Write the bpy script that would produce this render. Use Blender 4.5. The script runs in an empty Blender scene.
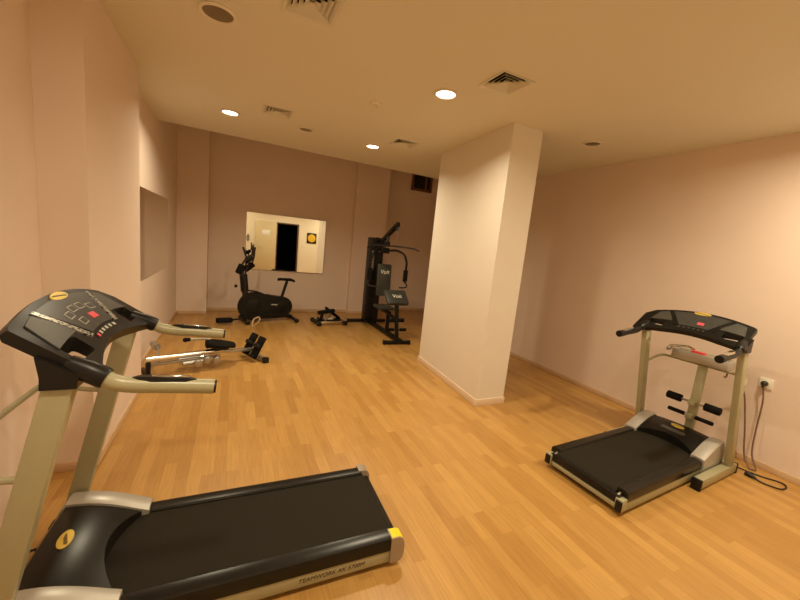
import bpy, bmesh, math, random
from mathutils import Vector, Matrix
random.seed(7)
scene = bpy.context.scene
COL = scene.collection
R = math.radians
V = Vector

# ------------------------------------------------------------------ materials
def new_mat(name):
    m = bpy.data.materials.new(name); m.use_nodes = True
    nt = m.node_tree
    return m, nt, nt.nodes['Principled BSDF']

def mat(name, rgb, rough=.5, metal=0.0, spec=.5, noise=0.0, nscale=60, bump=0.0, bscale=150, coat=0):
    m, nt, b = new_mat(name)
    b.inputs['Base Color'].default_value = (*rgb, 1)
    b.inputs['Roughness'].default_value = rough
    b.inputs['Metallic'].default_value = metal
    b.inputs['Specular IOR Level'].default_value = spec
    b.inputs['Coat Weight'].default_value = coat
    tc = nt.nodes.new('ShaderNodeTexCoord')
    if noise:
        n = nt.nodes.new('ShaderNodeTexNoise'); n.inputs['Scale'].default_value = nscale; n.inputs['Detail'].default_value = 4
        nt.links.new(tc.outputs['Object'], n.inputs['Vector'])
        mx = nt.nodes.new('ShaderNodeMix'); mx.data_type = 'RGBA'
        mx.inputs[6].default_value = (*[c*(1-noise) for c in rgb], 1)
        mx.inputs[7].default_value = (*[min(1, c*(1+noise)) for c in rgb], 1)
        nt.links.new(n.outputs['Fac'], mx.inputs[0]); nt.links.new(mx.outputs[2], b.inputs['Base Color'])
    if bump:
        n = nt.nodes.new('ShaderNodeTexNoise'); n.inputs['Scale'].default_value = bscale; n.inputs['Detail'].default_value = 5
        nt.links.new(tc.outputs['Object'], n.inputs['Vector'])
        bp = nt.nodes.new('ShaderNodeBump'); bp.inputs['Strength'].default_value = bump; bp.inputs['Distance'].default_value = .004
        nt.links.new(n.outputs['Fac'], bp.inputs['Height']); nt.links.new(bp.outputs['Normal'], b.inputs['Normal'])
    return m

def emit(name, rgb, strength):
    m, nt, b = new_mat(name)
    b.inputs['Base Color'].default_value = (*rgb, 1)
    b.inputs['Emission Color'].default_value = (*rgb, 1)
    b.inputs['Emission Strength'].default_value = strength
    return m

def floor_mat():
    m, nt, b = new_mat('beech_laminate')
    tc = nt.nodes.new('ShaderNodeTexCoord')
    sp = nt.nodes.new('ShaderNodeSeparateXYZ'); cb = nt.nodes.new('ShaderNodeCombineXYZ')
    nt.links.new(tc.outputs['Object'], sp.inputs[0])
    nt.links.new(sp.outputs['Y'], cb.inputs['X']); nt.links.new(sp.outputs['X'], cb.inputs['Y'])
    def brick(w, h, off, c1, c2, mort, ms, freq=2):
        k = nt.nodes.new('ShaderNodeTexBrick')
        k.offset = off; k.offset_frequency = freq; k.squash = 1
        k.inputs['Scale'].default_value = 1
        k.inputs['Brick Width'].default_value = w; k.inputs['Row Height'].default_value = h
        k.inputs['Mortar Size'].default_value = ms; k.inputs['Mortar Smooth'].default_value = .3
        k.inputs['Color1'].default_value = (*c1, 1); k.inputs['Color2'].default_value = (*c2, 1); k.inputs['Mortar'].default_value = (*mort, 1)
        nt.links.new(cb.outputs[0], k.inputs['Vector']); return k
    k1 = brick(.52, .074, .37, (.555, .316, .094), (.44, .230, .060), (.42, .21, .052), .0005)
    k2 = brick(1.56, .222, .41, (1, 1, 1), (.93, .92, .90), (.80, .76, .70), .0008)
    # fine grain along the boards
    mp = nt.nodes.new('ShaderNodeMapping'); mp.inputs['Scale'].default_value = (3, 60, 1)
    nt.links.new(cb.outputs[0], mp.inputs[0])
    n = nt.nodes.new('ShaderNodeTexNoise'); n.inputs['Scale'].default_value = 1.5; n.inputs['Detail'].default_value = 6
    nt.links.new(mp.outputs[0], n.inputs['Vector'])
    cr = nt.nodes.new('ShaderNodeMapRange'); cr.inputs[1].default_value = .3; cr.inputs[2].default_value = .7
    cr.inputs[3].default_value = .88; cr.inputs[4].default_value = 1.1
    nt.links.new(n.outputs['Fac'], cr.inputs[0])
    m1 = nt.nodes.new('ShaderNodeMix'); m1.data_type = 'RGBA'; m1.blend_type = 'MULTIPLY'; m1.inputs[0].default_value = 1
    nt.links.new(k1.outputs['Color'], m1.inputs[6]); nt.links.new(k2.outputs['Color'], m1.inputs[7])
    m2 = nt.nodes.new('ShaderNodeMix'); m2.data_type = 'RGBA'; m2.blend_type = 'MULTIPLY'; m2.inputs[0].default_value = 1
    nt.links.new(m1.outputs[2], m2.inputs[6]); nt.links.new(cr.outputs[0], m2.inputs[7])
    nt.links.new(m2.outputs[2], b.inputs['Base Color'])
    b.inputs['Roughness'].default_value = .33
    b.inputs['Specular IOR Level'].default_value = .5
    return m

def speckle_mat():
    m, nt, b = new_mat('perforated_strip')
    tc = nt.nodes.new('ShaderNodeTexCoord'); v = nt.nodes.new('ShaderNodeTexVoronoi'); v.inputs['Scale'].default_value = 95
    nt.links.new(tc.outputs['Object'], v.inputs['Vector'])
    r = nt.nodes.new('ShaderNodeValToRGB'); r.color_ramp.elements[0].position = .28; r.color_ramp.elements[0].color = (.01, .01, .01, 1)
    r.color_ramp.elements[1].position = .5; r.color_ramp.elements[1].color = (.5, .48, .42, 1)
    nt.links.new(v.outputs['Distance'], r.inputs[0]); nt.links.new(r.outputs[0], b.inputs['Base Color'])
    b.inputs['Roughness'].default_value = .3; b.inputs['Metallic'].default_value = .5
    return m

WALLC = (.78, .645, .55)
M = dict(
    wall=mat('pink_plaster', WALLC, .8, spec=.25, noise=.03, nscale=3, bump=.12, bscale=40),
    pillar=mat('cream_pink_plaster', (.76, .695, .60), .8, spec=.25, noise=.03, nscale=3, bump=.12, bscale=40),
    cream_wall=mat('cream_plaster', (.86, .78, .62), .7, spec=.25, noise=.02, nscale=3),
    ceil=mat('ceiling_paint', (.76, .73, .61), .9, spec=.15, noise=.02, nscale=2),
    floor=floor_mat(),
    base=mat('skirting', (.62, .43, .26), .55, noise=.1, nscale=12),
    base_light=mat('painted_skirting', (.74, .58, .42), .55, noise=.05, nscale=12),
    black=mat('black_plastic', (.009, .008, .007), .36, spec=.3, noise=.15, nscale=40),
    satin=mat('black_gloss_rail', (.009, .008, .006), .28, spec=.35, noise=.1, nscale=30),
    belt=mat('running_belt', (.020, .016, .010), .75, spec=.15, noise=.2, nscale=120, bump=.3, bscale=400),
    cream=mat('cream_enamel', (.37, .345, .215), .33, noise=.04, nscale=20),
    silver=mat('silver_plastic', (.48, .455, .41), .35, metal=.35, noise=.04, nscale=30),
    cap=mat('grey_end_cap', (.36, .29, .22), .45, metal=.2, noise=.05, nscale=30),
    chrome=mat('chrome', (.75, .72, .66), .16, metal=1, noise=.03, nscale=20),
    steel=mat('dull_steel', (.42, .40, .36), .35, metal=.8, noise=.1, nscale=30),
    foam=mat('black_foam', (.009, .008, .007), .85, spec=.12, noise=.2, nscale=90, bump=.2),
    panel=mat('dark_grey_panel', (.045, .045, .042), .35, noise=.15, nscale=30),
    panel2=mat('grey_panel', (.060, .058, .050), .4, noise=.15, nscale=30),
    gold=mat('gold_badge', (.72, .52, .10), .35, metal=.3, noise=.1, nscale=80),
    darkgold=mat('badge_print', (.16, .10, .02), .5, noise=.1),
    red=mat('red_plastic', (.62, .03, .04), .35, noise=.05),
    pinkred=mat('red_key', (.75, .10, .14), .35, noise=.05),
    pale=mat('pale_print', (.45, .44, .38), .5, noise=.05),
    yellow=mat('yellow_sticker', (.85, .68, .02), .45, noise=.06, nscale=50),
    ink=mat('dark_print', (.05, .03, .015), .6, noise=.05),
    whiteprint=mat('white_print', (.95, .93, .85), .5, noise=.03),
    speckle=speckle_mat(),
    vinyl=mat('grey_green_vinyl', (.040, .044, .038), .5, noise=.12, nscale=30, bump=.1),
    gymmetal=mat('black_powder_coat', (.008, .007, .005), .5, spec=.25, noise=.15, nscale=40),
    rust=mat('worn_dark_red_grip', (.016, .006, .004), .6, noise=.2, nscale=60),
    cord=mat('brown_cord', (.16, .09, .07), .5, noise=.08, nscale=60),
    cordblack=mat('black_cord', (.02, .015, .012), .5, noise=.1),
    socket=mat('socket_white', (.82, .78, .68), .4, noise=.02),
    door=mat('cream_door', (.68, .58, .36), .5, noise=.04, nscale=6),
    doorframe=mat('dark_door_frame', (.10, .055, .03), .5, noise=.15, nscale=15),
    dark=mat('corridor_shade', (.02, .016, .012), .9, spec=0, noise=.1),
    paper=mat('white_paper', (.9, .88, .84), .6, noise=.02),
    frameblack=mat('black_frame', (.02, .014, .01), .4, noise=.1),
    signyellow=mat('yellow_sign', (.75, .48, .03), .5, noise=.08, nscale=25),
    white=mat('white_enamel', (.80, .74, .62), .5, noise=.02),
    ventwhite=mat('vent_enamel', (.72, .69, .575), .55, noise=.03),
    ventdark=mat('vent_void', (.03, .016, .008), .9, spec=0, noise=.1),
    lampoff=mat('unlit_lamp_glass', (.20, .16, .09), .4, noise=.2, nscale=80),
    lampon=emit('lit_lamp_glass', (1, .9, .7), 9),
    windowdark=mat('dark_glass', (.008, .007, .006), .1, noise=.1),
    winframe=mat('brown_window_frame', (.16, .07, .03), .5, noise=.15, nscale=20),
)
def mirror_mat():
    m, nt, b = new_mat('mirror_silver')
    b.inputs['Base Color'].default_value = (.86, .86, .80, 1); b.inputs['Metallic'].default_value = 1; b.inputs['Roughness'].default_value = .012
    return m
M['mirror'] = mirror_mat()

# ------------------------------------------------------------------ mesh builder
def catmull(pts, n=6):
    pts = [V(p) for p in pts]
    if len(pts) < 3: return pts
    out = []
    P = [2*pts[0]-pts[1]] + pts + [2*pts[-1]-pts[-2]]
    for i in range(1, len(P)-2):
        a, b, c, d = P[i-1], P[i], P[i+1], P[i+2]
        for k in range(n):
            t = k/n
            out.append(.5*((2*b)+(c-a)*t+(2*a-5*b+4*c-d)*t*t+(3*b-a-3*c+d)*t**3))
    out.append(pts[-1]); return out

class MB:
    def __init__(s): s.bm = bmesh.new()
    def _tf(s, vs, mtx):
        if mtx is not None: bmesh.ops.transform(s.bm, matrix=mtx, verts=vs)
    def box(s, c, size, bev=0.0, rot=None, seg=2):
        ret = bmesh.ops.create_cube(s.bm, size=1)
        vs = ret['verts']
        bmesh.ops.scale(s.bm, vec=V(size), verts=vs)
        if bev > 0:
            es = list({e for v in vs for e in v.link_edges})
            r = bmesh.ops.bevel(s.bm, geom=es, offset=min(bev, min(size)*.48), segments=seg, affect='EDGES', profile=.5)
            vs = list({v for f in r['faces'] for v in f.verts} | {v for v in vs if v.is_valid})
        mtx = Matrix.Translation(V(c))
        if rot is not None: mtx = mtx @ rot.to_4x4()
        s._tf(vs, mtx); return s
    def tube(s, pts, r, seg=12, smooth=0, caps=True, flat=None):
        pts = catmull(pts, smooth) if smooth else [V(p) for p in pts]
        n = len(pts); rings = []
        up = None
        for i, p in enumerate(pts):
            t = (pts[min(i+1, n-1)]-pts[max(i-1, 0)]).normalized()
            if up is None:
                up = V((0, 0, 1)) if abs(t.z) < .9 else V((0, 1, 0))
            a = t.cross(up).normalized(); b = a.cross(t).normalized(); up = b
            rr = r if not isinstance(r, (list, tuple)) else r[min(len(r)-1, int(round(i*(len(r)-1)/(n-1))))]
            fa = flat or 1
            rings.append([s.bm.verts.new(p+a*rr*math.cos(2*math.pi*k/seg)+b*rr*fa*math.sin(2*math.pi*k/seg)) for k in range(seg)])
        for i in range(n-1):
            for k in range(seg):
                s.bm.faces.new((rings[i][k], rings[i][(k+1) % seg], rings[i+1][(k+1) % seg], rings[i+1][k]))
        if caps:
            s.bm.faces.new(rings[0][::-1]); s.bm.faces.new(rings[-1])
        return s
    def bar(s, pts, w, h, bev=.004):           # rectangular section bars, one per segment
        pts = [V(p) for p in pts]
        for a, b in zip(pts[:-1], pts[1:]):
            d = b-a; z = d.normalized()
            x = z.cross(V((0, 0, 1)))
            if x.length < 1e-3: x = V((0, 1, 0))
            x.normalize(); y = z.cross(x)
            s.box((a+b)/2, (w, h, d.length), bev, Matrix((x, y, z)).transposed())
        return s
    def loft(s, secs, caps=True, closed=True):
        rings = [[s.bm.verts.new(V(p)) for p in sec] for sec in secs]
        m = len(rings[0])
        for i in range(len(rings)-1):
            for k in range(m if closed else m-1):
                s.bm.faces.new((rings[i][k], rings[i][(k+1) % m], rings[i+1][(k+1) % m], rings[i+1][k]))
        if caps:
            s.bm.faces.new(rings[0][::-1]); s.bm.faces.new(rings[-1])
        return s
    def prism(s, poly, off, bev=0.0):           # poly: 3-D points of one face, off: extrusion vector
        off = V(off)
        a = [s.bm.verts.new(V(p)) for p in poly]; b = [s.bm.verts.new(V(p)+off) for p in poly]
        n = len(a); fs = [s.bm.faces.new(a[::-1]), s.bm.faces.new(b)]
        for k in range(n): fs.append(s.bm.faces.new((a[k], a[(k+1) % n], b[(k+1) % n], b[k])))
        if bev:
            es = list({e for f in fs[:2] for e in f.edges})
            bmesh.ops.bevel(s.bm, geom=es, offset=bev, segments=2, affect='EDGES', profile=.5)
        return s
    def lathe(s, prof, c=(0, 0, 0), axis='Z', seg=32):
        rings = []
        for r, h in prof:
            ring = []
            for k in range(seg):
                a = 2*math.pi*k/seg; x, y = r*math.cos(a), r*math.sin(a)
                p = {'Z': (x, y, h), 'X': (h, x, y), 'Y': (x, h, y)}[axis]
                ring.append(s.bm.verts.new(V(p)+V(c)))
            rings.append(ring)
        for i in range(len(rings)-1):
            for k in range(seg):
                s.bm.faces.new((rings[i][k], rings[i][(k+1) % seg], rings[i+1][(k+1) % seg], rings[i+1][k]))
        s.bm.faces.new(rings[0][::-1]); s.bm.faces.new(rings[-1])
        return s
    def quad(s, *p):
        s.bm.faces.new([s.bm.verts.new(V(q)) for q in p]); return s
    def build(s, name, material, parent=None, smooth=True, ang=35, normals=True):
        if normals: bmesh.ops.recalc_face_normals(s.bm, faces=s.bm.faces[:])
        me = bpy.data.meshes.new(name); s.bm.to_mesh(me); s.bm.free()
        me.materials.append(material)
        if smooth:
            me.shade_smooth(); me.set_sharp_from_angle(angle=R(ang))
        o = bpy.data.objects.new(name, me); COL.objects.link(o)
        if parent: o.parent = parent
        return o

def tag(o, label=None, cat=None, group=None, kind=None):
    if label: o['label'] = label
    if cat: o['category'] = cat
    if group: o['group'] = group
    if kind: o['kind'] = kind
    return o
def thing(name, label, cat, loc=(0, 0, 0), rz=0, group=None):
    o = bpy.data.objects.new(name, None); COL.objects.link(o)
    o.empty_display_size = .1
    o.location = loc; o.rotation_euler = (0, 0, rz)
    return tag(o, label, cat, group)
def struct(o): o['kind'] = 'structure'; return o
def text(name, body, size, mtx, material, parent, shear=0, depth=.0006, label=None):
    cu = bpy.data.curves.new(name, 'FONT'); cu.body = body; cu.size = size; cu.shear = shear
    cu.align_x = 'CENTER'; cu.align_y = 'CENTER'; cu.extrude = depth
    t = bpy.data.objects.new(name, cu); COL.objects.link(t)
    dg = bpy.context.evaluated_depsgraph_get()
    me = bpy.data.meshes.new_from_object(t.evaluated_get(dg))
    bpy.data.objects.remove(t); bpy.data.curves.remove(cu)
    me.materials.clear(); me.materials.append(material)
    me.transform(mtx)
    o = bpy.data.objects.new(name, me); COL.objects.link(o); o.parent = parent
    if label: o['label'] = label
    return o
def basis(o, x, y):
    x = V(x).normalized(); y = V(y); z = x.cross(y).normalized(); y = z.cross(x)
    return Matrix.Translation(V(o)) @ Matrix((x, y, z)).transposed().to_4x4()

# ------------------------------------------------------------------ the room  (x to the right, y into the room, z up)
CZ = 2.87; YB = -.35; XR = 4.24; HZ = 3.7
mb = MB(); mb.box((1.7, 4, -.05), (8, 10.5, .1)); struct(mb.build('floor', M['floor'], smooth=False))
# ceiling: dropped slab that stops short of the back wall, and the higher slab over the gap
mb = MB()
mb.prism([(-1.6, -1.5, CZ), (6, -1.5, CZ), (6, 5.90, CZ), (3.341, 5.84, CZ), (-.903, 5.70, CZ), (-1.6, 5.68, CZ)], (0, 0, .25))
ceil = struct(mb.build('ceiling', M['ceil'], smooth=False))
VENTS = [(.36, 2.25, 'square ceiling vent cut off by the top edge of the photo'), (.39, 4.25, 'square ceiling vent beside the left lit downlight'),
         (1.80, 2.31, 'square ceiling vent nearest the pillar, right of the lit downlight'), (1.89, 4.28, 'square ceiling vent right of the farthest lit downlight')]
def cut_boxes(o, boxes):
    cs = []
    for c, sz in boxes:
        k = MB().box(c, sz).build('cut', M['ventdark'], None, smooth=False); cs.append(k)
        md = o.modifiers.new('b', 'BOOLEAN'); md.object = k; md.operation = 'DIFFERENCE'; md.solver = 'EXACT'
    bpy.context.view_layer.update()
    me = bpy.data.meshes.new_from_object(o.evaluated_get(bpy.context.evaluated_depsgraph_get()))
    o.modifiers.clear(); o.data = me
    for k in cs: bpy.data.objects.remove(k)
cut_boxes(ceil, [((x, y, CZ), (.266, .266, .2)) for x, y, l in VENTS])
mb = MB(); mb.box((2.2, 7.2, HZ+.05), (8, 3.6, .1)); struct(mb.build('ceiling_back', M['ceil'], smooth=False))
mb = MB()   # face between the two heights
mb.prism([(-1.6, 5.60, CZ+.25), (6, 5.80, CZ+.25), (6, 5.70, CZ+.25), (-1.6, 5.5, CZ+.25)], (0, 0, HZ-CZ-.25))
struct(mb.build('trim_1', M['wall'], smooth=False))

# left wall in plan: near stretch, projecting block, shallow recess
mb = MB()
plan = [(-.985, YB-.2), (-.985, 2.69), (-.766, 2.69), (-.762, 3.95), (-.90, 3.95), (-.90, 8.3), (-1.6, 8.3), (-1.6, YB-.2)]
mb.prism([(x, y, 0) for x, y in plan], (0, 0, HZ)); struct(mb.build('wall_left', M['wall'], smooth=False))
# back wall with its two piers
mb = MB()
plan = [(-.90, 7.38), (-.42, 7.38), (-.42, 7.72), (2.36, 7.72), (2.36, 7.58), (3.10, 7.58), (3.10, 8.05), (5.2, 8.05), (5.2, 8.5), (-.90, 8.5)]
mb.prism([(x, y, 0) for x, y in plan], (0, 0, HZ)); struct(mb.build('wall_back', M['wall'], smooth=False))
mb = MB()
plan = [(XR, YB-.2), (XR, 5.6), (4.75, 5.6), (4.75, 8.05), (5.4, 8.05), (5.4, YB-.2)]
mb.prism([(x, y, 0) for x, y in plan], (0, 0, HZ)); struct(mb.build('wall_right', M['wall'], smooth=False))
# wall behind the camera, with the doorway that the mirror shows
DX0, DX1, DH = 1.20, 2.08, 2.075
mb = MB()
mb.box(((-.98+DX0)/2, YB-.075, CZ/2), (DX0+.98, .15, CZ)); mb.box(((DX1+XR)/2, YB-.075, CZ/2), (XR-DX1, .15, CZ))
mb.box(((DX0+DX1)/2, YB-.075, (DH+CZ)/2), (DX1-DX0, .15, CZ-DH))
struct(mb.build('wall_front', M['cream_wall'], smooth=False))
mb = MB()     # corridor beyond the doorway, its shade painted in as near-black surfaces
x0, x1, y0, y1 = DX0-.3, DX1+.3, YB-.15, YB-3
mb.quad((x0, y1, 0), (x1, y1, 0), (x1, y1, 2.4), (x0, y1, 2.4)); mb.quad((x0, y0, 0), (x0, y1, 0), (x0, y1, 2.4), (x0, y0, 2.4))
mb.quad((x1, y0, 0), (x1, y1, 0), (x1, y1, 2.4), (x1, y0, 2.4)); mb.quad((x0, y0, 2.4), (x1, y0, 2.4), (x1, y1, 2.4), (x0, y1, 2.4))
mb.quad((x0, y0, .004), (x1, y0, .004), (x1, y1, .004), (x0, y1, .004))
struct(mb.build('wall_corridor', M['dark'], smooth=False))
mb = MB()
for x in (DX0+.02, DX1-.02): mb.box((x, YB-.06, DH/2), (.05, .2, DH), .005)
mb.box(((DX0+DX1)/2, YB-.06, DH-.02), (DX1-DX0+.01, .2, .05), .005)
d1 = struct(mb.build('door_1', M['doorframe']))
mb = MB(); mb.box((DX0-.40, YB+.05, DH/2+.005), (.80, .04, DH-.01), .004)
leaf = mb.build('door_leaf', M['door'], d1)
mb = MB(); mb.box((DX0-.40, YB+.074, 1.62), (.30, .003, .21), .001); mb.build('paper_notice', M['paper'], leaf)
mb = MB(); mb.tube([(DX0-.72, YB+.07, 1.03), (DX0-.72, YB+.12, 1.03), (DX0-.61, YB+.12, 1.03)], .009, 8); mb.build('door_handle', M['steel'], leaf)

# pillar
PX0, PX1, PY0, PY1 = 2.385, 2.775, 2.86, 4.335
mb = MB(); mb.prism([(PX0, PY0, 0), (PX1-.015, PY0, 0), (PX1+.04, PY1, 0), (PX0+.09, PY1, 0)], (0, 0, CZ)); struct(mb.build('wall_pillar', M['pillar'], smooth=False))
mb = MB()
h, t = .075, .011
mb.prism([(PX0-t, PY0-t, 0), (PX1-.015+t, PY0-t, 0), (PX1+.04+t, PY1+t, 0), (PX0+.09-t, PY1+t, 0)], (0, 0, h), .003)
struct(mb.build('baseboard_pillar', M['base_light']))
mb = MB(); mb.box((XR-.008, (YB+5.6)/2, .03), (.016, 5.6-YB, .06), .004); struct(mb.build('baseboard_right', M['base']))
mb = MB()
mb.box((-.978, 1.15, .03), (.014, 3.06, .06), .003); mb.box((-.878, 2.683, .03), (.22, .014, .06), .003)
mb.box((-.758, 3.32, .03), (.014, 1.26, .06), .003); mb.box((-.893, 5.66, .03), (.014, 3.42, .06), .003)
struct(mb.build('baseboard_left', M['base']))
mb = MB()
mb.box((-.66, 7.373, .03), (.48, .014, .06), .003); mb.box((.97, 7.713, .03), (2.78, .014, .06), .003)
mb.box((2.73, 7.573, .03), (.74, .014, .06), .003); mb.box((3.93, 8.043, .03), (1.64, .014, .06), .003)
struct(mb.build('baseboard_back', M['base']))

# high window in the back wall, half hidden by the dropped ceiling
w = thing('window_1', 'small dark brown-framed window high in the back wall behind the dropped ceiling', 'window', (4.13, 8.05, 3.19)); del w['category']; del w['label']; struct(w)
mb = MB()
for c, sz in (((0, 0, .27), (.56, .07, .06)), ((0, 0, -.18), (.56, .07, .06)), ((-.25, 0, .05), (.06, .07, .5)), ((.25, 0, .05), (.06, .07, .5)), ((.11, 0, .05), (.05, .07, .42))): mb.box(c, sz, .006)
mb.build('window_frame', M['winframe'], w)
mb = MB(); mb.box((0, -.005, .05), (.48, .01, .42)); mb.build('window_pane', M['windowdark'], w)

# ------------------------------------------------------------------ ceiling fittings
def downlight(x, y, on, label, r=.095, spread=150, grp=None):
    t = thing('recessed_downlight', label, 'ceiling light', (x, y, CZ), 0, grp)
    MB().lathe([(r*.80, 0), (r, 0), (r+.004, -.006), (r-.004, -.012), (r*.84, -.012), (r*.80, -.006)], seg=40).build('trim_ring', M['white'], t)
    MB().lathe([(r*.80, -.001), (r*.81, -.006), (r*.5, -.008), (.004, -.009)], seg=40).build('glass_disc', M['lampon'] if on else M['lampoff'], t)
    if on:
        l = bpy.data.lights.new('lamp', 'AREA'); l.shape = 'DISK'; l.size = r*1.6; l.energy = on; l.spread = R(spread); l.color = (1, .86, .60)
        lo = bpy.data.objects.new('lamp_light', l); COL.objects.link(lo); lo.parent = t; lo.location = (0, 0, -.014)
    return t
P = 22
downlight(1.54, 2.74, P, 'lit round downlight in the ceiling just left of the pillar')
downlight(-.07, 4.64, P, 'lit round downlight in the ceiling nearest the left wall recess')
downlight(1.63, 4.70, P, 'lit round downlight farthest back, over the middle of the floor')
downlight(-.12, 2.66, 0, 'large unlit grey round downlight near the left wall', .105)
downlight(3.38, 2.78, 0, 'unlit grey round downlight right of the pillar', .09)
downlight(.75, 4.63, 0, 'unlit grey round downlight between two lit ones near the back', .09)
downlight(3.34, .72, P*1.8, 'lit round downlight near the right wall, over the wall socket', spread=168)
downlight(1.54, .72, P*.65, 'lit round downlight in front of the dark doorway')
downlight(-.12, .72, P*.9, 'lit round downlight in the near left corner of the ceiling', spread=168)

def vent(x, y, label, size=.29):
    t = thing('ceiling_vent', label, 'air vent', (x, y, CZ), 0, 'square air diffusers in the ceiling')
    h = size/2
    mb = MB()
    def ring(mb, a, b, za, zb, zt):
        # a square louvre ring: outer half-size a at height za, inner b at zb
        cs = [(-1, -1), (1, -1), (1, 1), (-1, 1)]
        o = [(sx*a, sy*a, za) for sx, sy in cs]; i = [(sx*b, sy*b, zb) for sx, sy in cs]
        ot = [(p[0], p[1], p[2]+zt) for p in o]; it = [(p[0], p[1], p[2]+zt) for p in i]
        for k in range(4):
            j = (k+1) % 4
            mb.quad(o[k], o[j], i[j], i[k]); mb.quad(ot[k], ot[j], it[j], it[k]); mb.quad(o[k], o[j], ot[j], ot[k]); mb.quad(i[k], i[j], it[j], it[k])
    ring(mb, h, h-.016, -.007, -.004, .004); mb.build('frame', M['ventwhite'], t, smooth=False)
    mb = MB(); q = .1328
    cs = [(-q, -q), (q, -q), (q, q), (-q, q)]
    for k in range(4):
        a, b = cs[k], cs[(k+1) % 4]; mb.quad((*a, 0), (*b, 0), (*b, .098), (*a, .098))
    mb.quad(*[(*c, .098) for c in cs]); mb.build('duct_opening', M['ventdark'], t, smooth=False)
    for a in (.1295, .100, .0705, .041):
        mb = MB(); ring(mb, a, a-.027, -.004, .021, .0015); mb.build('louvre', M['ventwhite'], t, smooth=False)
    mb = MB(); mb.box((0, 0, .002), (.026, .026, .003)); mb.build('centre_plate', M['ventwhite'], t, smooth=False)
for x, y, lab in VENTS: vent(x, y, lab)
t = thing('smoke_detector', 'small round white sensor in the middle of the ceiling', 'smoke detector', (1.145, 3.31, CZ))
MB().lathe([(.05, 0), (.05, -.01), (.042, -.02)], seg=28).build('base', M['white'], t)
MB().lathe([(.026, -.018), (.026, -.034), (.018, -.042)], seg=24).build('sensor_head', M['ventwhite'], t)

# ------------------------------------------------------------------ mirrors, socket, wall items
t = thing('wall_mirror', 'rectangular unframed mirror on the back wall reflecting a doorway', 'mirror', (.995, 7.692, 1.415), -.025)
MB().box((0, 0, 0), (1.545, .012, 1.115), .002).build('mirror_glass', M['mirror'], t, smooth=False)
t = thing('wall_mirror', 'dim unframed mirror on the recessed left wall', 'mirror', (-.90, 5.5, 1.45))
MB().box((.004, 0, 0), (.008, 1.9, 1.0), .002).build('mirror_glass', M['mirror'], t, smooth=False)

def socket(loc, name='wall_socket'):
    t = thing(name, 'square white wall socket on the right wall with a black plug in it', 'wall socket', loc)
    MB().box((-.006, 0, 0), (.012, .09, .09), .004).build('face_plate', M['socket'], t)
    MB().lathe([(.024, -.012), (.024, -.016), (.02, -.016), (.018, -.012)], axis='X', seg=24).build('socket_well', M['white'], t)
    return t
socket((XR, 1.31, .745))
t = thing('power_cord', 'thin brown cord hanging from the wall socket plug down to the floor and back up', 'cord', (XR-.05, 1.28, 0))
def loc_path(o, pts): return [V(p)-V(o) for p in pts]
o = (XR-.05, 1.28, 0)
MB().tube(loc_path(o, [(4.185, 1.305, .725), (4.19, 1.285, .58), (4.185, 1.28, .33), (4.17, 1.262, .12), (4.13, 1.20, .014), (4.10, 1.215, .010), (4.105, 1.245, .02),
    (4.14, 1.30, .10), (4.17, 1.355, .36), (4.16, 1.40, .60), (4.13, 1.44, .70), (4.07, 1.445, .732), (4.05, 1.44, .735)]), .0062, 8, smooth=6).build('cable', M['cord'], t)
MB().lathe([(.021, -.014), (.023, -.022), (.022, -.045), (.012, -.056)], c=loc_path(o, [(XR, 1.31, .745)])[0], axis='X', seg=20).tube(loc_path(o, [(4.187, 1.309, .745), (4.186, 1.306, .71)]), [.012, .008], 10).build('plug', M['cordblack'], t)
t = thing('power_cord', 'black cord looped on the floor by the right wall with its loose plug', 'cord', (4.0, 1.17, 0))
o = (4.0, 1.17, 0)
MB().tube(loc_path(o, [(3.97, 1.40, .009), (3.99, 1.36, .007), (4.01, 1.30, .007), (4.03, 1.20, .007), (4.06, 1.12, .007), (4.11, 1.05, .007), (4.10, 1.005, .007), (4.04, .985, .007), (3.975, 1.0, .007), (3.935, 1.08, .007), (3.94, 1.14, .012)]), .006, 8, smooth=6).build('cable', M['cordblack'], t)
MB().tube(loc_path(o, [(3.94, 1.13, .012), (3.942, 1.15, .018), (3.946, 1.185, .02), (3.948, 1.20, .02)]), [.008, .014, .021, .02], 14).build('plug', M['cordblack'], t)

t = thing('framed_sign', 'black-framed sign with a yellow disc on the wall beside the doorway', 'sign', (2.63, YB, 1.565))
MB().box((0, .01, 0), (.40, .02, .44), .004).build('frame', M['frameblack'], t)
MB().lathe([(.165, .02), (.165, .023), (.16, .024)], axis='Y', seg=40).build('yellow_disc', M['signyellow'], t)
t = thing('light_switch', 'small white light switch between the doorway and the framed sign', 'light switch', (2.28, YB, 1.21))
MB().box((0, .005, 0), (.085, .01, .085), .003).build('plate', M['socket'], t)
MB().box((0, .012, 0), (.05, .008, .055), .002).build('rocker', M['white'], t)
t = thing('wall_hook', 'dark strap hanging from a hook on the wall left of the open door leaf', 'hook', (.13, YB, 1.38))
MB().tube([(0, .0, .1), (0, .05, .1), (0, .06, .13)], .008, 8).build('hook', M['steel'], t)
MB().tube([(0, .045, .095), (.03, .04, .0), (.02, .035, -.12), (-.02, .035, -.14), (-.035, .04, -.02), (0, .045, .095)], .014, 8, smooth=4).build('strap', M['cordblack'], t)

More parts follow.
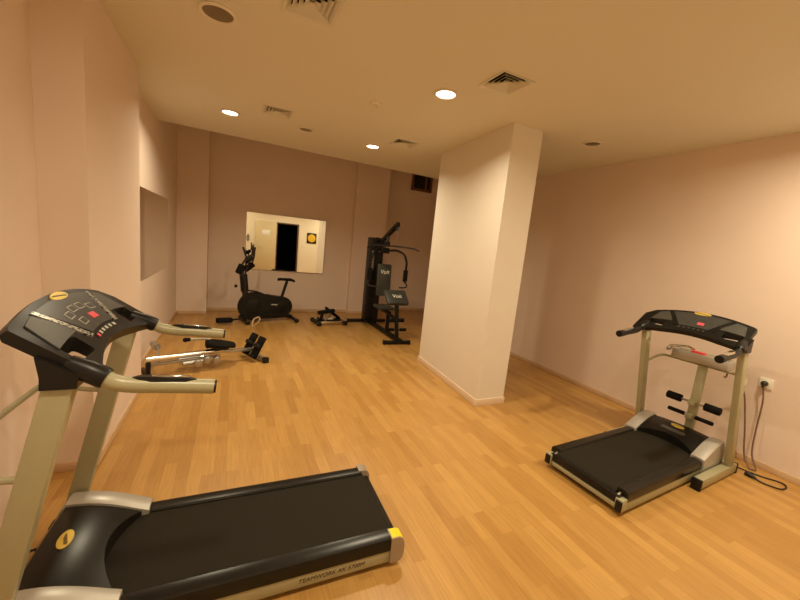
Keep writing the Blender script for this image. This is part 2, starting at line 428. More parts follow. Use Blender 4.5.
# ------------------------------------------------------------------ treadmills   local: +x towards the motor end, z up
def Fp(v):
    a = abs(v); u = 1.405-.032*(a/.37)**2; w_ = 1.302-.052*(a/.37)**2
    if a > .345: w_ -= (a-.345)*.35; u -= (a-.345)*.6
    return V((u, v, w_))
def Rp(v):
    a = min(abs(v), .37); return V((1.235-.075*(a/.36)**1.6, v, 1.15-.045*(a/.36)**2))
def S(v, t, off=0.0):
    f, r = Fp(v), Rp(v); p = f.lerp(r, t)
    d = (r-f).normalized(); n = V((0, 1, 0)).cross(d)
    n = n if n.z > 0 else -n
    return p+n*off
def patch(mb, c0, c1, c2, c3, th=.004, base=-.004, nu=8, nv=3):
    """thin plate lying on the console: corners (v,t) in order top-left, top-right, bottom-right, bottom-left"""
    top, bot = [], []
    for j in range(nv+1):
        tj = j/nv
        l = (c0[0]+(c3[0]-c0[0])*tj, c0[1]+(c3[1]-c0[1])*tj); r = (c1[0]+(c2[0]-c1[0])*tj, c1[1]+(c2[1]-c1[1])*tj)
        rt, rb = [], []
        for i in range(nu+1):
            s_ = i/nu; v, t = l[0]+(r[0]-l[0])*s_, l[1]+(r[1]-l[1])*s_
            rt.append(mb.bm.verts.new(S(v, t, th))); rb.append(mb.bm.verts.new(S(v, t, base)))
        top.append(rt); bot.append(rb)
    for j in range(nv):
        for i in range(nu):
            mb.bm.faces.new((top[j][i], top[j][i+1], top[j+1][i+1], top[j+1][i])); mb.bm.faces.new((bot[j][i], bot[j+1][i], bot[j+1][i+1], bot[j][i+1]))
    for j in range(nv):
        for i in (0, nu): mb.bm.faces.new((top[j][i], top[j+1][i], bot[j+1][i], bot[j][i]))
    for i in range(nu):
        for j in (0, nv): mb.bm.faces.new((top[j][i], top[j][i+1], bot[j][i+1], bot[j][i]))
    return mb

def treadmill(label, loc, rz, u0, near, dark_handles, extras, wide=1):
    t = thing('treadmill', label, 'treadmill', loc, rz)
    HW = .292
    # frame under the deck
    for s in (-1, 1):
        mb = MB(); mb.box(((u0+.02+1.5)/2, s*(HW-.013), .062), (1.5-u0-.02, .026, .066), .004)
        fr = mb.build('side_frame', M['cream'], t)
        if s == near and not extras:
            fr['label'] = 'cream side strip printed with dark lettering'
            text('lettering', 'TEAMWORK AK 5700M', .0305, basis((.335, s*(HW+.0004), .062), (-1, 0, 0) if s > 0 else (1, 0, 0), (0, 0, 1)), M['ink'], fr, shear=.2)
    mb = MB(); mb.box((.75+u0/2, 0, .10), (1.5-u0, 2*HW-.06, .05), .004); mb.build('running_deck', M['black'], t)
    mb = MB()   # belt with rounded rear wrap
    hw = .224; prof = [(1.34, .149), (u0+.06, .149), (u0+.035, .142), (u0+.018, .125), (u0+.014, .10), (u0+.022, .075), (u0+.04, .06), (u0+.04, .07), (u0+.03, .1), (u0+.045, .13), (u0+.06, .138), (1.34, .138)]
    mb.loft([[(u, -hw, w) for u, w in prof], [(u, hw, w) for u, w in prof]]); mb.build('belt', M['belt'], t, ang=50)
    for s in (-1, 1):
        mb = MB(); y0, y1 = s*.220, s*(HW+.003)
        sec = [(y0, .10), (y0, .154), (y0+s*.008, .163), (y1-s*.03, .165), (y1-s*.006, .156), (y1, .14), (y1, .096)]
        mb.loft([[(u0+.045, y, z) for y, z in sec], [(1.24, y, z) for y, z in sec]]); mb.build('side_rail', M['satin'], t, ang=40)
        if not extras:   # rounded rear end caps
            mb = MB()
            sec = [(u0+.06, .03), (u0+.06, .166), (u0+.02, .166), (u0, .155), (u0-.012, .13), (u0-.016, .09), (u0-.01, .05), (u0+.005, .03)]
            mb.loft([[(u, s*.236, w) for u, w in sec], [(u, s*(HW+.008), w) for u, w in sec]]); c = mb.build('end_cap', M['cap'], t, ang=45)
            if s == near:
                mb = MB(); q0, q1 = s*.238, s*(HW+.002)
                mb.loft([[(u0+.055, q, .1675), (u0+.018, q, .1675), (u0-.002, q, .157), (u0-.002, q, .153), (u0+.02, q, .163), (u0+.055, q, .164)] for q in (q0, q1)])
                mb.build('sticker', M['yellow'], c, ang=45)
                c['label'] = 'rear end cap with a yellow sticker'
        else:
            mb = MB(); mb.box((u0+.018, s*(HW-.022), .075), (.06, .05, .085), .006); c = mb.build('end_bracket', M['cream'], t)
            mb = MB(); mb.box((u0-.014, s*(HW-.018), .072), (.012, .042, .07), .004); mb.build('end_plug', M['black'], c)
            mb = MB(); mb.tube([(u0+.02, s*(HW-.05), .12), (u0+.05, s*(HW-.05), .13)], .008, 8); mb.build('adjusting_bolt', M['cap'], c)
        mb = MB(); mb.lathe([(.02, 0), (.026, .004), (.026, .03)], c=(u0+.25, s*(HW-.05), 0), seg=16); mb.build('rubber_foot', M['black'], t)
    if extras:
        mb = MB(); mb.box((u0+.012, 0, .052), (.03, 2*HW-.1, .03), .004); mb.build('rear_crossbar', M['cream'], t)
    else:
        mb = MB(); mb.tube([(u0+.04, -.24, .10), (u0+.04, .24, .10)], .032, 20); mb.build('rear_roller', M['steel'], t)
    # motor cover
    def cov(u): # height of the cover top
        k = max(0, min(1, (u-1.16)/.31)); return .160+.098*math.sin(k*math.pi/2)
    mb = MB(); secs = []
    for i in range(17):
        v = -.212+.424*i/16; ur = 1.185+.075*(1-(v/.212)**2)
        us = [ur+(1.475-ur)*k/8 for k in range(9)]
        bow = .012*(1-(v/.212)**2)
        secs.append([(ur, v, .13)]+[(u, v, cov(u)+bow) for u in us]+[(1.498, v, .235), (1.508, v, .20), (1.508, v, .04)])
    mb.loft(secs); mc = mb.build('motor_cover', M['satin'], t, ang=40)
    mb = MB()
    e = []
    for k in range(24):
        a = 2*math.pi*k/24; u = 1.40+.024*math.cos(a); v = .05*math.sin(a); e.append((u, v, cov(u)+.0125))
    mb.prism(e, (0, 0, .004)); bd = mb.build('badge', M['gold'], mc); bd['label'] = 'oval gold badge'
    mb = MB(); mb.box((1.40, 0, cov(1.40)+.0170), (.012, .06, .001), 0, Matrix.Rotation(.35, 3, 'Z')); mb.build('badge_print', M['darkgold'], mc)
    if extras:
        mb = MB(); mb.box((1.32, 0, cov(1.32)+.0125), (.04, .18, .002), .0008, Matrix.Rotation(-.33, 3, 'Y')); mb.build('vent_slot', M['panel2'], mc)
    for s in (-1, 1):
        mb = MB(); secs = []
        for v in (.212, .23, .292, .304, .306):
            d = {.212: .0, .23: .006, .292: .004, .304: -.004, .306: -.014}[v]
            us = [1.155+(1.475-1.155)*k/8 for k in range(9)]
            secs.append([(1.155, s*v, .07)]+[(u, s*v, cov(u)+.012+d) for u in us]+[(1.505, s*v, .225+d), (1.518, s*v, .18), (1.518, s*v, .04), (1.4, s*v, .04)])
        mb.loft(secs); mb.build('side_cover', M['silver'], t, ang=40)
    # base bars, posts
    for s in (-1, 1):
        mb = MB(); ue = 1.61 if extras else 1.56
        mb.box(((.985+ue)/2, s*.345, .052), (ue-.985, .06, .075), .006); fb = mb.build('foot_bar', M['cream'], t)
        for u in (.975, ue+.01):
            mb = MB(); mb.box((u, s*.345, .045), (.03, .066, .09), .008); mb.build('end_cap', M['black'], fb)
        a, b = V((1.512, s*.350, .07)), V((1.260, s*.338, 1.10))
        mb = MB(); d = (b-a); z = d.normalized(); y = V((0, 1, 0)); x = y.cross(z).normalized(); y = z.cross(x)
        mb.box((a+b)/2, (.078, .046, d.length), .008, Matrix((x, y, z)).transposed()); mb.build('upright_post', M['cream'], t)
    # console
    mb = MB(); secs = []
    vs = sorted(near*(-.405+.757*i/38) for i in range(39))
    for v in vs:
        f, r = Fp(v), Rp(v)
        k = max(0, (abs(v)-.20)/.195)
        th = 1-.35*k
        mid = f.lerp(r, .45)
        secs.append([(f.x+.012, v, f.z-.008), (f.x, v, f.z), (r.x+.006, v, r.z+.003), (r.x-.006, v, r.z-.012), (r.x+.002, v, r.z-.045*th), (mid.x+.01, v, mid.z-.050*th), (f.x+.014, v, f.z-.048*th), (f.x+.02, v, f.z-.022*th)])
    mb.loft(secs); con = mb.build('console', M['black'], t, ang=40)
    cutters = []
    for s in (-1, 1):
        c = S(s*.262, .70); m2 = MB(); m2.box(c, (.062, .12, .4), .012); cutters.append(m2.build('cut', M['black'], t))
    for c in cutters:
        md = con.modifiers.new('b', 'BOOLEAN'); md.object = c; md.operation = 'DIFFERENCE'; md.solver = 'EXACT'
    bpy.context.view_layer.update()
    dg = bpy.context.evaluated_depsgraph_get()
    me = bpy.data.meshes.new_from_object(con.evaluated_get(dg)); con.modifiers.clear(); con.data = me; me.name = 'console'
    me.set_sharp_from_angle(angle=R(40))
    for c in cutters: bpy.data.objects.remove(c)
    n = near
    patch(MB(), (-.20, .10), (.20, .10), (.10, .80), (-.10, .80)).build('display_panel', M['panel'], con, ang=50)
    for s in (-1, 1):
        mb = patch(MB(), (s*.30, .12), (s*.235, .10), (s*.155, .62), (s*.325, .52), .0035); mb.build('side_tray', M['panel2'], con, ang=50)
        mb = patch(MB(), (s*.225, .08), (s*.205, .08), (s*.112, .82), (s*.14, .82), .0045); mb.build('speaker_strip', M['black'] if extras else M['speckle'], con, ang=50)
    kp = [(.09, .42), (.03, .36), (-.03, .36), (-.09, .42), (.06, .60)]
    for kv, kt in kp:
        b_ = patch(MB(), (kv-.022, kt-.06), (kv+.022, kt-.06), (kv+.022, kt+.06), (kv-.022, kt+.06), .0055, .003, 2, 1).build('key', M['panel2'] if extras else M['pale'], con)
        patch(MB(), (kv-.019, kt-.048), (kv+.019, kt-.048), (kv+.019, kt+.048), (kv-.019, kt+.048), .006, .005, 2, 1).build('key_face', M['panel'], b_)
    patch(MB(), (-.055, .54), (-.01, .54), (-.01, .66), (-.055, .66), .007, .003, 2, 1).build('stop_key', M['pinkred'], con)
    for k in range(6):
        v = -.085+.034*k
        patch(MB(), (v, .86), (v+.016, .86), (v+.016, .92), (v, .92), .005, .003, 1, 1).build('indicator', (M['panel2'] if extras else M['pale']) if k != 5 else (M['panel2'] if extras else M['pinkred']), con)
    mb = MB(); top, bt = [], []
    for k in range(24):
        a = 2*math.pi*k/24; v, tt = .060*math.cos(a), .085+.075*math.sin(a); top.append(S(v, tt, .005)); bt.append(S(v, tt, -.003))
    mb.loft([bt, top]); bd = mb.build('badge', M['gold'], con); bd['label'] = 'oval gold badge'
    patch(MB(), (-.045, .10), (.045, .05), (.045, .075), (-.045, .125), .0056, .004, 3, 1).build('badge_print', M['darkgold'], con)
    for s in (-1, 1):
        # sleeve between post and console
        mb = MB(); a, b = V((1.275, s*.338, 1.03)), V((1.262, s*.33, 1.14))
        mb.loft([[(1.262+du*.044, s*.338+dv*.031, 1.072) for du, dv in ((-1, -1), (1, -1), (1, 1), (-1, 1))], [(1.258+du*.046, s*.335+dv*.034, 1.11) for du, dv in ((-1, -1), (1, -1), (1, 1), (-1, 1))], [(1.262+du*.052, s*.33+dv*.036, 1.145+du*.03) for du, dv in ((-1, -1), (1, -1), (1, 1), (-1, 1))]])
        mb.build('post_sleeve', M['black'], t)
        hm = M['black'] if dark_handles else M['cream']
        MB().tube([(1.25, s*.330, 1.142), (1.20, s*.338, 1.118), (1.158, s*.344, 1.096), (1.150, s*.345, 1.092)], [.027, .033, .034, .031], 18).build('handle_socket', M['black'], con)
        pth = [(1.19, s*.340, 1.113), (1.16, s*.345, 1.097), (1.13, s*.345, 1.078), (1.08, s*.345, 1.066), (.97, s*.345, 1.056), (.845, s*.345, 1.044)]
        mb = MB(); mb.tube(pth, .0255, 18, smooth=5); hd = mb.build('handrail', hm, t)
        mb = MB(); mb.tube([(.847, s*.345, 1.0442), (.838, s*.345, 1.0434)], .0225, 18); mb.build('end_plug', M['black'], hd)
        mb = MB(); z0 = 1.046
        mb.loft([[(u, s*.345+dv*wd, z0+.02+.0095*(u-.845)/.1+dz) for dv, dz in ((-1, -.006), (-.7, hz), (.7, hz), (1, -.006))] for u, wd, hz in ((.90, .006, .004), (.93, .017, .010), (1.03, .018, .012), (1.07, .012, .008), (1.085, .005, .003))])
        mb.build('pulse_grip', M['chrome'] if dark_handles else M['black'], hd)
        if not dark_handles:
            mb = MB(); mb.box((.975, s*.345, 1.0905), (.11, .014, .004), .0015, Matrix.Rotation(-.095, 3, 'Y')); mb.build('sensor_plate', M['chrome'], hd)
        else:
            mb = MB(); mb.tube([(.842, s*.345, 1.0437), (.90, s*.345, 1.049)], .0285, 16); mb.build('rubber_end', M['black'], hd)
    # front support rail and centre post with crossbar
    zr = .83
    half = [(1.33, .335, .77), (1.43, .335, .78), (1.50, .325, .805), (1.555, .29, zr), (1.57, .2, zr)]
    mb = MB(); mb.tube(half+[(u, -v, w) for u, v, w in half[::-1]], .0115, 10, smooth=5)
    mb.build('front_rail', M['cream'], t)
    xc = 1.575 if extras else 1.70
    mb = MB(); mb.bar([(xc, -.02, .06), (1.57 if extras else 1.70, -.02, zr)], .065, .045, .006); cp = mb.build('centre_post', M['cream'], t)
    mb = MB(); mb.bar([(xc, -.33, .05), (xc, .33, .05)] if extras else [(1.40, -.02, .05), (1.73, -.02, .05)], .05, .05, .005); mb.build('front_crossbar' if extras else 'front_spine', M['cream'], t)
    if extras:
        mb = MB(); mb.tube([(1.53, -.22, .485), (1.53, .18, .485)], .010, 10); rb = mb.build('roller_bar', M['steel'], t)
        for s in (-1, 1): MB().tube([(1.53, -.02+s*q, .485) for q in (.085, .088, .195, .2)], [.026, .035, .035, .027], 18).build('foam_roller', M['foam'], rb)
        mb = MB(); mb.tube([(1.53, -.18, .36), (1.53, .14, .36)], .008, 10); rb = mb.build('roller_bar', M['steel'], t)
        for s in (-1, 1): MB().tube([(1.53, -.02+s*q, .36) for q in (.04, .043, .165, .17)], [.013, .018, .018, .013], 14).build('foam_roller', M['foam'], rb)
        for z in (.485, .36): MB().box((1.54, -.02, z), (.09, .05, .05), .005).build('bracket', M['cream'], cp)
        # open accessory box above the rail
        cy = .005; dz = .015
        mb = MB(); mb.box((1.58, cy, .835+dz), (.14, .41, .012), .003); mb.box((1.513, cy, .872+dz), (.008, .41, .075), .003); mb.box((1.647, cy, .872+dz), (.008, .41, .075), .003)
        for s in (-1, 1): mb.box((1.58, cy+s*.201, .872+dz), (.14, .008, .075), .003)
        bx = mb.build('accessory_box', M['silver'], t); bx['label'] = 'silver open box with a chrome rod and a red block'
        MB().box((1.58, cy, .88+dz), (.11, .34, .05), .015).build('motor_housing', M['cream'], bx)
        MB().box((1.565, cy+.025, .910+dz), (.06, .10, .030), .012).build('red_block', M['red'], bx)
        MB().tube([(1.53, cy+.24, .90+dz), (1.53, cy-.18, .90+dz)], .011, 12).build('chrome_rod', M['chrome'], bx)
        MB().tube([(1.53, cy+.235, .90+dz), (1.55, cy+.235, .92+dz), (1.58, cy+.12, .945+dz), (1.55, cy+.06, .935+dz)], .012, 10, smooth=5).build('chrome_loop', M['chrome'], bx)
        MB().tube([(1.81, -.10, .735), (1.74, -.13, .745), (1.66, -.16, .775), (1.62, -.17, .83), (1.60, -.17, .86)], .0062, 8, smooth=5).build('cable', M['cord'], bx)
        for s in (1, -1): MB().lathe([(.016, -.012), (.021, -.006), (.021, .006), (.016, .012)], c=(1.53, cy+s*.245 if s > 0 else cy-.26, .895+dz), axis='Y', seg=16).build('knob', M['silver'], bx)
    else:
        mb = MB(); mb.tube([(1.495, -.03, .225), (1.545, .01, .235), (1.57, .09, .21), (1.56, .17, .14), (1.50, .19, .08)], .005, 8, smooth=5); mb.build('cable', M['cordblack'], t)
    if wide != 1:
        for c in list(t.children_recursive): c.data.transform(Matrix.Scale(wide, 4, (0, 1, 0)))
    return t

treadmill('nearest treadmill with cream handrails and a wide black console, by the left wall', (.805, 1.692, 0), math.pi-.020, -.015, 1, False, False, 1.035)
treadmill('treadmill with black handles and foam rollers standing against the right wall', (2.245, 1.516, 0), .064, .075, -1, True, True, 1.015)

# ------------------------------------------------------------------ rowing machine
A = V((-.763, 4.259, 0)); B = V((.295, 4.736, 0)); d = B-A
t = thing('rowing_machine', 'rowing machine with chrome rail and black seat by the left wall', 'rowing machine', A, math.atan2(d.y, d.x))
MB().tube([(-.02, 0, .185), (.75, 0, .175)], .030, 16).build('rail', M['chrome'], t)
MB().bar([(.70, 0, .165), (1.16, 0, .12)], .05, .035, .006).build('front_beam', M['steel'], t)
MB().bar([(.02, 0, .125), (.72, 0, .11)], .045, .03, .005).build('lower_rail', M['steel'], t)
mb = MB(); mb.bar([(.0, 0, .17), (.0, 0, .02)], .05, .04, .005); mb.bar([(0, -.12, .02), (0, .22, .02)], .04, .04, .008); mb.build('rear_leg', M['black'], t)
mb = MB()
secs = []
for s, wd, z in ((.57, .05, .275), (.60, .125, .29), (.68, .16, .285), (.77, .15, .265), (.85, .10, .245), (.885, .05, .235)):
    secs.append([(s, wd*math.cos(2*math.pi*k/20), z+.038*math.sin(2*math.pi*k/20)*(1 if math.sin(2*math.pi*k/20) > 0 else .9)-.02) for k in range(20)])
mb.loft(secs); st = mb.build('seat', M['foam'], t, ang=60)
MB().box((.72, 0, .205), (.16, .12, .04), .006).build('seat_carriage', M['black'], t)
for s in (-.07, .07):
    MB().tube([(.30, s, .105), (.52, s, .10)], .026, 14).build('hydraulic_cylinder', M['steel'], t)
    MB().tube([(.52, s, .10), (.66, s, .13)], .012, 10).build('piston_rod', M['chrome'], t)
for k in range(3):
    MB().lathe([(.03, -.02), (.04, -.014), (.04, .014), (.03, .02)], c=(.44+.1*k, -.11, .10+.02*(k % 2)), axis='Y', seg=20).build('guide_wheel', M['steel'], t)
for s in (-1, 1):
    if s > 0:
        arm = MB().tube([(.98, .20, .16), (.75, .22, .24), (.60, .22, .275), (.46, .22, .285)], .012, 10, smooth=4).build('rowing_arm', M['steel'], t)
        MB().tube([(.47, .22, .285), (.42, .22, .287), (.40, .22, .287)], [.02, .026, .02], 14).build('grip', M['foam'], arm)
MB().box((1.18, 0, .03), (.055, .42, .055), .008).build('front_stabiliser', M['steel'], t)
for s in (-1, 1):
    MB().box((1.18, s*.225, .035), (.07, .06, .07), .01).build('end_cap', M['black'], t)
    mb = MB()
    mb.box((0, 0, 0), (.05, .118, .29), .016, None)
    fp = mb.build('footplate', M['foam'], t); fp.location = (1.14, s*.10, .17); fp.rotation_euler = (0, R(28), 0)
    mb = MB(); mb.tube([(-.02, -.055, .01), (-.05, -.03, .02), (-.05, .03, .02), (-.02, .055, .01)], .012, 8, smooth=4, flat=2); mb.build('foot_strap', M['black'], fp)
    mb = MB(); mb.box((-.03, 0, -.125), (.06, .1, .03), .01); mb.build('heel_stop', M['black'], fp)
mb = MB(); mb.tube([(1.16, .16, .12), (1.24, .18, .27), (1.24, .18, .34), (1.20, .18, .40), (1.22, .18, .47), (1.28, .18, .49), (1.30, .18, .46), (1.26, .18, .41), (1.20, .18, .375)], .010, 10, smooth=5); mb.build('pull_handle', M['chrome'], t)
mb = MB(); mb.tube([(.15, .24, .235), (.15, .40, .235)], .034, 16); rh = mb.build('rear_roller', M['steel'], t)
MB().tube([(.10, .01, .125), (.14, .15, .20), (.15, .25, .235)], .010, 10).build('rear_arm', M['steel'], t)

# ------------------------------------------------------------------ exercise bike
A = V((.213, 6.741, 0)); ang = math.atan2(.16, .78)
t = thing('exercise_bike', 'black elliptical exercise bike with tall handle arms below the back wall mirror', 'exercise bike', A, ang)
def hull(c1, r1, c2, r2, n=20):
    dx, dz = c2[0]-c1[0], c2[1]-c1[1]; L = math.hypot(dx, dz); th = math.atan2(dz, dx); a = math.acos((r1-r2)/L)
    p = [(c1[0]+r1*math.cos(th+a+(2*math.pi-2*a)*k/n), c1[1]+r1*math.sin(th+a+(2*math.pi-2*a)*k/n)) for k in range(n+1)]
    p += [(c2[0]+r2*math.cos(th-a+2*a*k/n), c2[1]+r2*math.sin(th-a+2*a*k/n)) for k in range(n+1)]
    return p
gmat = M['gymmetal']
hp = hull((.14, .285), .243, (.66, .275), .18)
hs = MB().prism([(s, -.055, z) for s, z in hp], (0, .11, 0), .012).build('flywheel_housing', M['gymmetal'], t, ang=40)
MB().lathe([(.25, -.03), (.256, -.02), (.256, .02), (.25, .03), (.20, .03), (.20, -.03)], c=(.14, 0, .285), axis='Y', seg=48).build('fan_wheel', M['black'], t)
mb = MB(); mb.lathe([(.12, -.062), (.13, -.058), (.13, -.05)], c=(.14, 0, .285), axis='Y', seg=36); mb.build('wheel_hub', gmat, hs)
mb = MB(); mb.lathe([(.10, -.062), (.11, -.058), (.11, -.05)], c=(.66, 0, .275), axis='Y', seg=36); mb.build('crank_cover', gmat, hs)
mb = MB(); mb.box((.53, -.0555, .315), (.17, .002, .018), .0006, Matrix.Rotation(.06, 3, 'Y')); mb.build('decal', M['pale'], hs)
MB().bar([(0, 0, .075), (.42, 0, .07), (.86, 0, .085)], .05, .04, .006).build('main_frame', M['gymmetal'], t)
for s, nm in ((0, 'front_stabiliser'), (.87, 'rear_stabiliser')):
    st = MB().tube([(s, -.23, .045), (s, .23, .045)], .028, 14).build(nm, M['gymmetal'], t)
    for q in (-1, 1): MB().lathe([(.032, -.03), (.04, -.024), (.04, .024), (.032, .03)], c=(s, q*.235, .042), axis='Y', seg=18).build('end_cap', M['black'], st)
MB().bar([(.80, 0, .10), (.87, 0, .05)], .045, .035, .005).bar([(.70, 0, .12), (.82, 0, .08)], .045, .035, .005).build('rear_strut', M['gymmetal'], t)
mb = MB(); mb.bar([(.03, 0, .06), (-.005, 0, .58)], .06, .085, .01); mb.bar([(-.005, 0, .55), (-.04, 0, .86)], .085, .12, .015); mb.build('handle_column', M['gymmetal'], t)
for q in (-.035, .035): MB().tube([(.0, q, .56), (.10, q, .565), (.24, q, .535), (.36, q, .485), (.40, q, .50)], .010, 8, smooth=4).build('top_tube', M['gymmetal'], t)
k = MB().tube([(-.03, 0, .65), (-.13, 0, .648)], .010, 8).build('tension_rod', M['steel'], t)
MB().lathe([(.018, -.175), (.028, -.165), (.028, -.14), (.014, -.13)], c=(0, 0, .646), axis='X', seg=16).build('tension_knob', M['black'], k)
sp = MB().tube([(.635, 0, .40), (.735, 0, .76)], .026, 14).build('seat_post', M['gymmetal'], t)
mb = MB(); secs = []
for s, wd, z in ((.56, .025, .775), (.60, .035, .785), (.67, .05, .782), (.74, .095, .782), (.81, .125, .778), (.85, .11, .762)):
    secs.append([(s, wd*math.cos(2*math.pi*k/18), z+.026*math.sin(2*math.pi*k/18)) for k in range(18)])
mb.loft(secs); mb.build('seat', M['foam'], t, ang=60)
def pad(t, a, b, wd, nm, parent):
    return MB().bar([a, b], wd, wd*.8, .02).build(nm, M['foam'], parent)
a1 = MB().tube([(-.03, -.17, .50), (-.06, -.17, .80), (-.135, -.17, .93), (-.09, -.17, 1.06), (-.045, -.17, 1.15), (-.06, -.17, 1.22), (-.10, -.17, 1.33)], .016, 10, smooth=4).build('handle_arm', M['rust'], t)
pad(t, (-.165, -.17, .88), (-.10, -.17, 1.04), .115, 'foam_grip', a1)
a2 = MB().tube([(.0, .17, .50), (-.01, .17, .84), (.06, .17, .96), (.14, .17, 1.05), (.17, .17, 1.16), (.175, .17, 1.25), (.185, .17, 1.33)], .016, 10, smooth=4).build('handle_arm', M['rust'], t)
pad(t, (.02, .17, .91), (.165, .17, 1.03), .115, 'foam_grip', a2)
MB().tube([(-.02, 0, .84), (.03, 0, 1.0), (.08, 0, 1.16), (.11, 0, 1.22), (.105, 0, 1.36)], .014, 10, smooth=4).build('fixed_handle', M['rust'], t)
c = MB().box((.045, -.01, 1.145), (.12, .09, .075), .015, Matrix.Rotation(-.6, 3, 'Y')).build('display', M['black'], t)
for q in (-1, 1):
    cr = MB().bar([(.66, q*.085, .275), (.66+q*.09, q*.085, .17)], .03, .02, .004).build('crank', gmat, t)
    xx = -.345 if q < 0 else .26
    br = MB().bar([(.66+q*.09, q*.12, .17), (xx+.10, q*.13, .075)], .03, .025, .004).build('pedal_bar', M['gymmetal'], t)
    mb = MB(); secs = []
    for s, wd in ((-.125, .04), (-.10, .068), (0, .075), (.10, .068), (.125, .04)):
        secs.append([(xx+s, q*.13+wd*ca, .075+dz) for ca, dz in ((-1, -.03), (1, -.03), (1, .02), (.9, .035), (-.9, .035), (-1, .02))])
    mb.loft(secs); mb.build('footplate', M['foam'], br, ang=50)

# ------------------------------------------------------------------ stepper
t = thing('mini_stepper', 'small black stepper with two pedals on the floor beside the exercise bike', 'stepper', (1.71, 6.62, 0), .13)
mb = MB(); mb.bar([(-.24, -.14, .06), (.24, -.14, .06)], .035, .035, .005); mb.bar([(-.24, .14, .06), (.24, .14, .06)], .035, .035, .005); mb.build('base_frame', M['chrome'], t)
for s in (-1, 1):
    st = MB().tube([(s*.26, -.18, .045), (s*.26, .18, .045)], .03, 14).build('stabiliser', M['gymmetal'], t)
    for q in (-1, 1): MB().lathe([(.036, -.025), (.045, -.02), (.045, .02), (.036, .025)], c=(s*.26, q*.185, .045), axis='Y', seg=16).build('end_cap', M['black'], st)
mb = MB(); mb.bar([(-.17, 0, .06), (-.13, 0, .26)], .05, .05, .006); mb.bar([(-.24, 0, .06), (.24, 0, .06)], .05, .04, .005); mb.build('centre_post', M['gymmetal'], t)
for q, a, b in ((-1, (-.26, .24), (.06, .285)), (1, (-.05, .30), (.24, .09))):
    pb = MB().bar([(a[0], q*.085, a[1]-.03), (b[0], q*.085, b[1]-.03)], .04, .025, .005).build('pedal_arm', M['gymmetal'], t)
    MB().bar([(a[0], q*.085, a[1]), (b[0], q*.085, b[1])], .11, .04, .012).build('pedal', M['foam'], pb)
    MB().tube([(-.10+.12*(q+1)/2, q*.06, .08), (-.02+.06*q, q*.06, .22)], .022, 12).build('hydraulic_cylinder', M['steel'], t)
MB().box((-.02, -.10, .12), (.11, .03, .03), .006).build('step_counter', M['pale'], t)
MB().tube([(-.27, -.1, .12), (-.24, -.1, .14)], .03, 12).build('bumper', M['black'], t)

# ------------------------------------------------------------------ multi gym
GO = V((2.55, 5.9, 0))
t = thing('multi_gym', 'tall black multi gym with grey padded backrest left of the pillar', 'multi gym', GO)
def g(*p): return V(p)-GO
gm = M['gymmetal']
MB().bar([g(2.53, 6.75, .055), g(2.55, 5.12, .055)], .07, .06, .006).build('base_beam', gm, t)
rs = MB().bar([g(2.10, 6.72, .045), g(2.92, 6.72, .045)], .06, .06, .006).build('rear_stabiliser', gm, t)
fs = MB().bar([g(2.28, 5.17, .035), g(2.70, 5.14, .035)], .06, .05, .006).build('front_stabiliser', gm, t)
for p in (g(2.27, 5.17, .035), g(2.71, 5.14, .035)): MB().box(p, (.03, .07, .065), .006).build('end_cap', M['black'], fs)
MB().bar([g(2.54, 6.33, .06), g(2.54, 6.33, 1.70)], .06, .06, .006).build('upright', gm, t)
sh = MB(); sh.box(g(2.53, 6.62, .90), (.28, .20, 1.64), .012); sh = sh.build('weight_stack_cover', M['black'], t)
MB().bar([g(2.54, 6.62, 1.70), g(2.54, 6.30, 1.68), g(2.54, 5.65, 1.98)], .06, .07, .008).build('top_boom', gm, t)
for p, r in ((g(2.54, 5.68, 1.90), .05), (g(2.54, 6.05, 1.72), .05), (g(2.54, 6.2, 1.55), .045)):
    MB().lathe([(r, -.012), (r*.8, -.006), (r*.8, .006), (r, .012)], c=p, axis='X', seg=24).build('pulley', M['panel'], t)
MB().tube([g(2.54, 5.64, 1.90), g(2.54, 5.66, 1.62)], .005, 6).tube([g(2.54, 5.72, 1.93), g(2.54, 6.05, 1.77)], .005, 6).tube([g(2.54, 6.10, 1.72), g(2.54, 6.18, 1.50)], .005, 6).build('cable', M['steel'], t)
lb = MB().tube([g(2.16, 6.05, 1.52), g(2.23, 5.98, 1.575), g(2.54, 5.66, 1.595), g(2.76, 5.44, 1.585), g(2.84, 5.36, 1.55)], .014, 10, smooth=4).build('lat_bar', M['rust'], t)
MB().box(g(2.54, 6.22, 1.50), (.16, .22, .10), .01).build('press_pivot', gm, t)
MB().box(g(2.54, 6.08, 1.62), (.10, .08, .10), .01).build('pulley_bracket', gm, t)
for s in (-1, 1):
    cx = 2.54
    a = MB().tube([g(cx+s*.06, 6.15, 1.50), g(cx+s*.18, 6.02, 1.52), g(cx+s*.29, 5.92, 1.46), g(cx+s*.345, 5.9, 1.33), g(cx+s*.35, 5.9, 1.20), g(cx+s*.35, 5.9, .95)], .021, 12, smooth=5).build('press_arm', gm, t)
    MB().tube([g(cx+s*.35, 5.9, 1.18), g(cx+s*.35, 5.9, 1.175), g(cx+s*.35, 5.9, .975), g(cx+s*.35, 5.9, .97)], [.03, .042, .042, .03], 16).build('foam_pad', M['foam'], a)
    MB().tube([g(cx+s*.35, 5.9, .96), g(cx+s*.38, 5.88, .92), g(cx+s*.36, 5.84, .875), g(cx+s*.27, 5.80, .865), g(cx+s*.20, 5.80, .865)], .013, 10, smooth=4).build('hand_grip', M['rust'], a)
ch = MB()
for k in range(9): ch.box(g(2.33, 6.18, 1.46-.04*k), (.05, .012, .028), .006)
ch.build('chain', M['steel'], t)
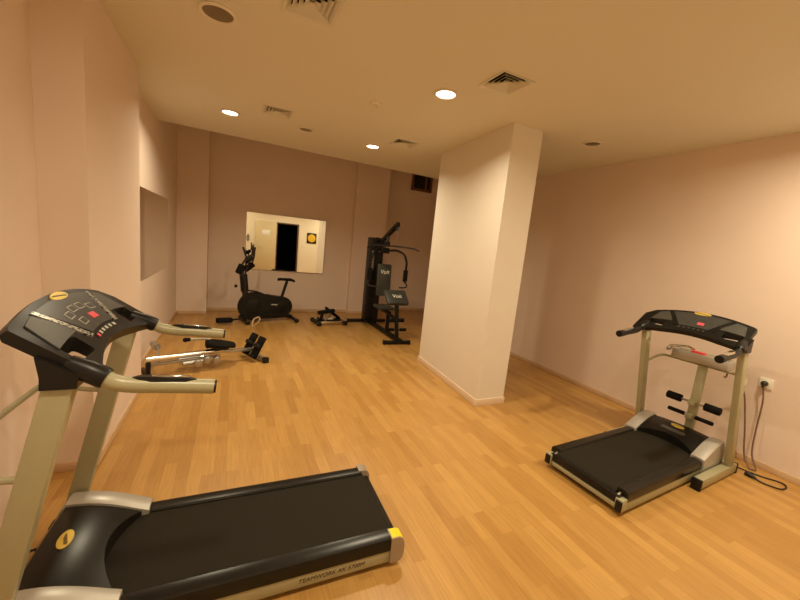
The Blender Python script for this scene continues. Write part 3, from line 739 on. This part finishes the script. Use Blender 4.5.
# backrest, seat, curl pad
bk = MB().box((0, 0, 0), (.285, .06, .60), .028).build('backrest', M['vinyl'], t); bk.location = g(2.58, 6.17, .95); bk.rotation_euler = (R(-4), 0, 0)
text('lettering', 'Voit', .105, basis((0, -.0315, .15), (1, 0, 0), (0, 0, 1)), M['whiteprint'], bk, shear=.15)
MB().bar([g(2.56, 6.32, .80), g(2.57, 6.19, .80)], .08, .08, .006).build('backrest_bracket', gm, t)
st = MB().box((0, 0, 0), (.30, .36, .06), .025).build('seat', M['vinyl'], t); st.location = g(2.54, 5.95, .475)
MB().bar([g(2.54, 6.30, .42), g(2.54, 5.66, .42)], .06, .05, .005).bar([g(2.54, 5.72, .42), g(2.54, 5.72, .06)], .06, .05, .005).build('seat_frame', gm, t)
MB().bar([g(2.54, 5.28, .06), g(2.54, 5.42, .70)], .06, .05, .006).bar([g(2.54, 5.70, .40), g(2.54, 5.34, .36)], .05, .05, .005).build('curl_post', gm, t)
cp = MB().box((0, 0, 0), (.40, .30, .075), .025).build('curl_pad', M['vinyl'], t); cp.location = g(2.54, 5.45, .735); cp.rotation_euler = (R(42), 0, 0)
text('lettering', 'Voit', .10, basis((0, 0, .039), (1, 0, 0), (0, 1, 0)), M['whiteprint'], cp, shear=.15)
for z, y, hw in ((.21, 5.30, .17), (.36, 5.36, .14)):
    rb = MB().tube([g(2.54-hw, y, z), g(2.54+hw, y, z)], .011, 8).build('roller_bar', gm, t)
    for s in (-1, 1): MB().tube([g(2.54+s*(hw-.11), y, z), g(2.54+s*hw, y, z)], .028 if z < .3 else .034, 14).build('foam_roller', M['foam'], rb)

# ------------------------------------------------------------------ camera and view
yaw, pitch, roll = 0.44746182, 0.14827953, -0.10139323
cy_, sy_, cp_, sp_ = math.cos(yaw), math.sin(yaw), math.cos(pitch), math.sin(pitch)
fwd = V((sy_*cp_, cy_*cp_, -sp_)); rt = V((cy_, -sy_, 0)); dn = -(rt.cross(fwd))
if dn.z > 0: dn = -dn
c_, s_ = math.cos(roll), math.sin(roll)
r2 = c_*rt+s_*dn; d2 = -s_*rt+c_*dn
cam = bpy.data.cameras.new('camera'); cam.sensor_width = 36; cam.lens = 36*355.866/800; cam.clip_start = .02
co = bpy.data.objects.new('camera', cam); COL.objects.link(co)
co.matrix_world = Matrix.Translation((0, 0, 1.6)) @ Matrix((r2, -d2, -fwd)).transposed().to_4x4()
scene.camera = co
wd = bpy.data.worlds.new('world'); scene.world = wd; wd.use_nodes = True
wd.node_tree.nodes['Background'].inputs[0].default_value = (.02, .015, .01, 1); wd.node_tree.nodes['Background'].inputs[1].default_value = .3
scene.view_settings.view_transform = 'Standard'; scene.view_settings.look = 'None'
scene.view_settings.gamma = 1; scene.view_settings.exposure = 0; scene.view_settings.use_curve_mapping = False
scene.cycles.max_bounces = 10; scene.cycles.diffuse_bounces = 6; scene.cycles.use_denoising = True
scene.cycles.sample_clamp_indirect = 6
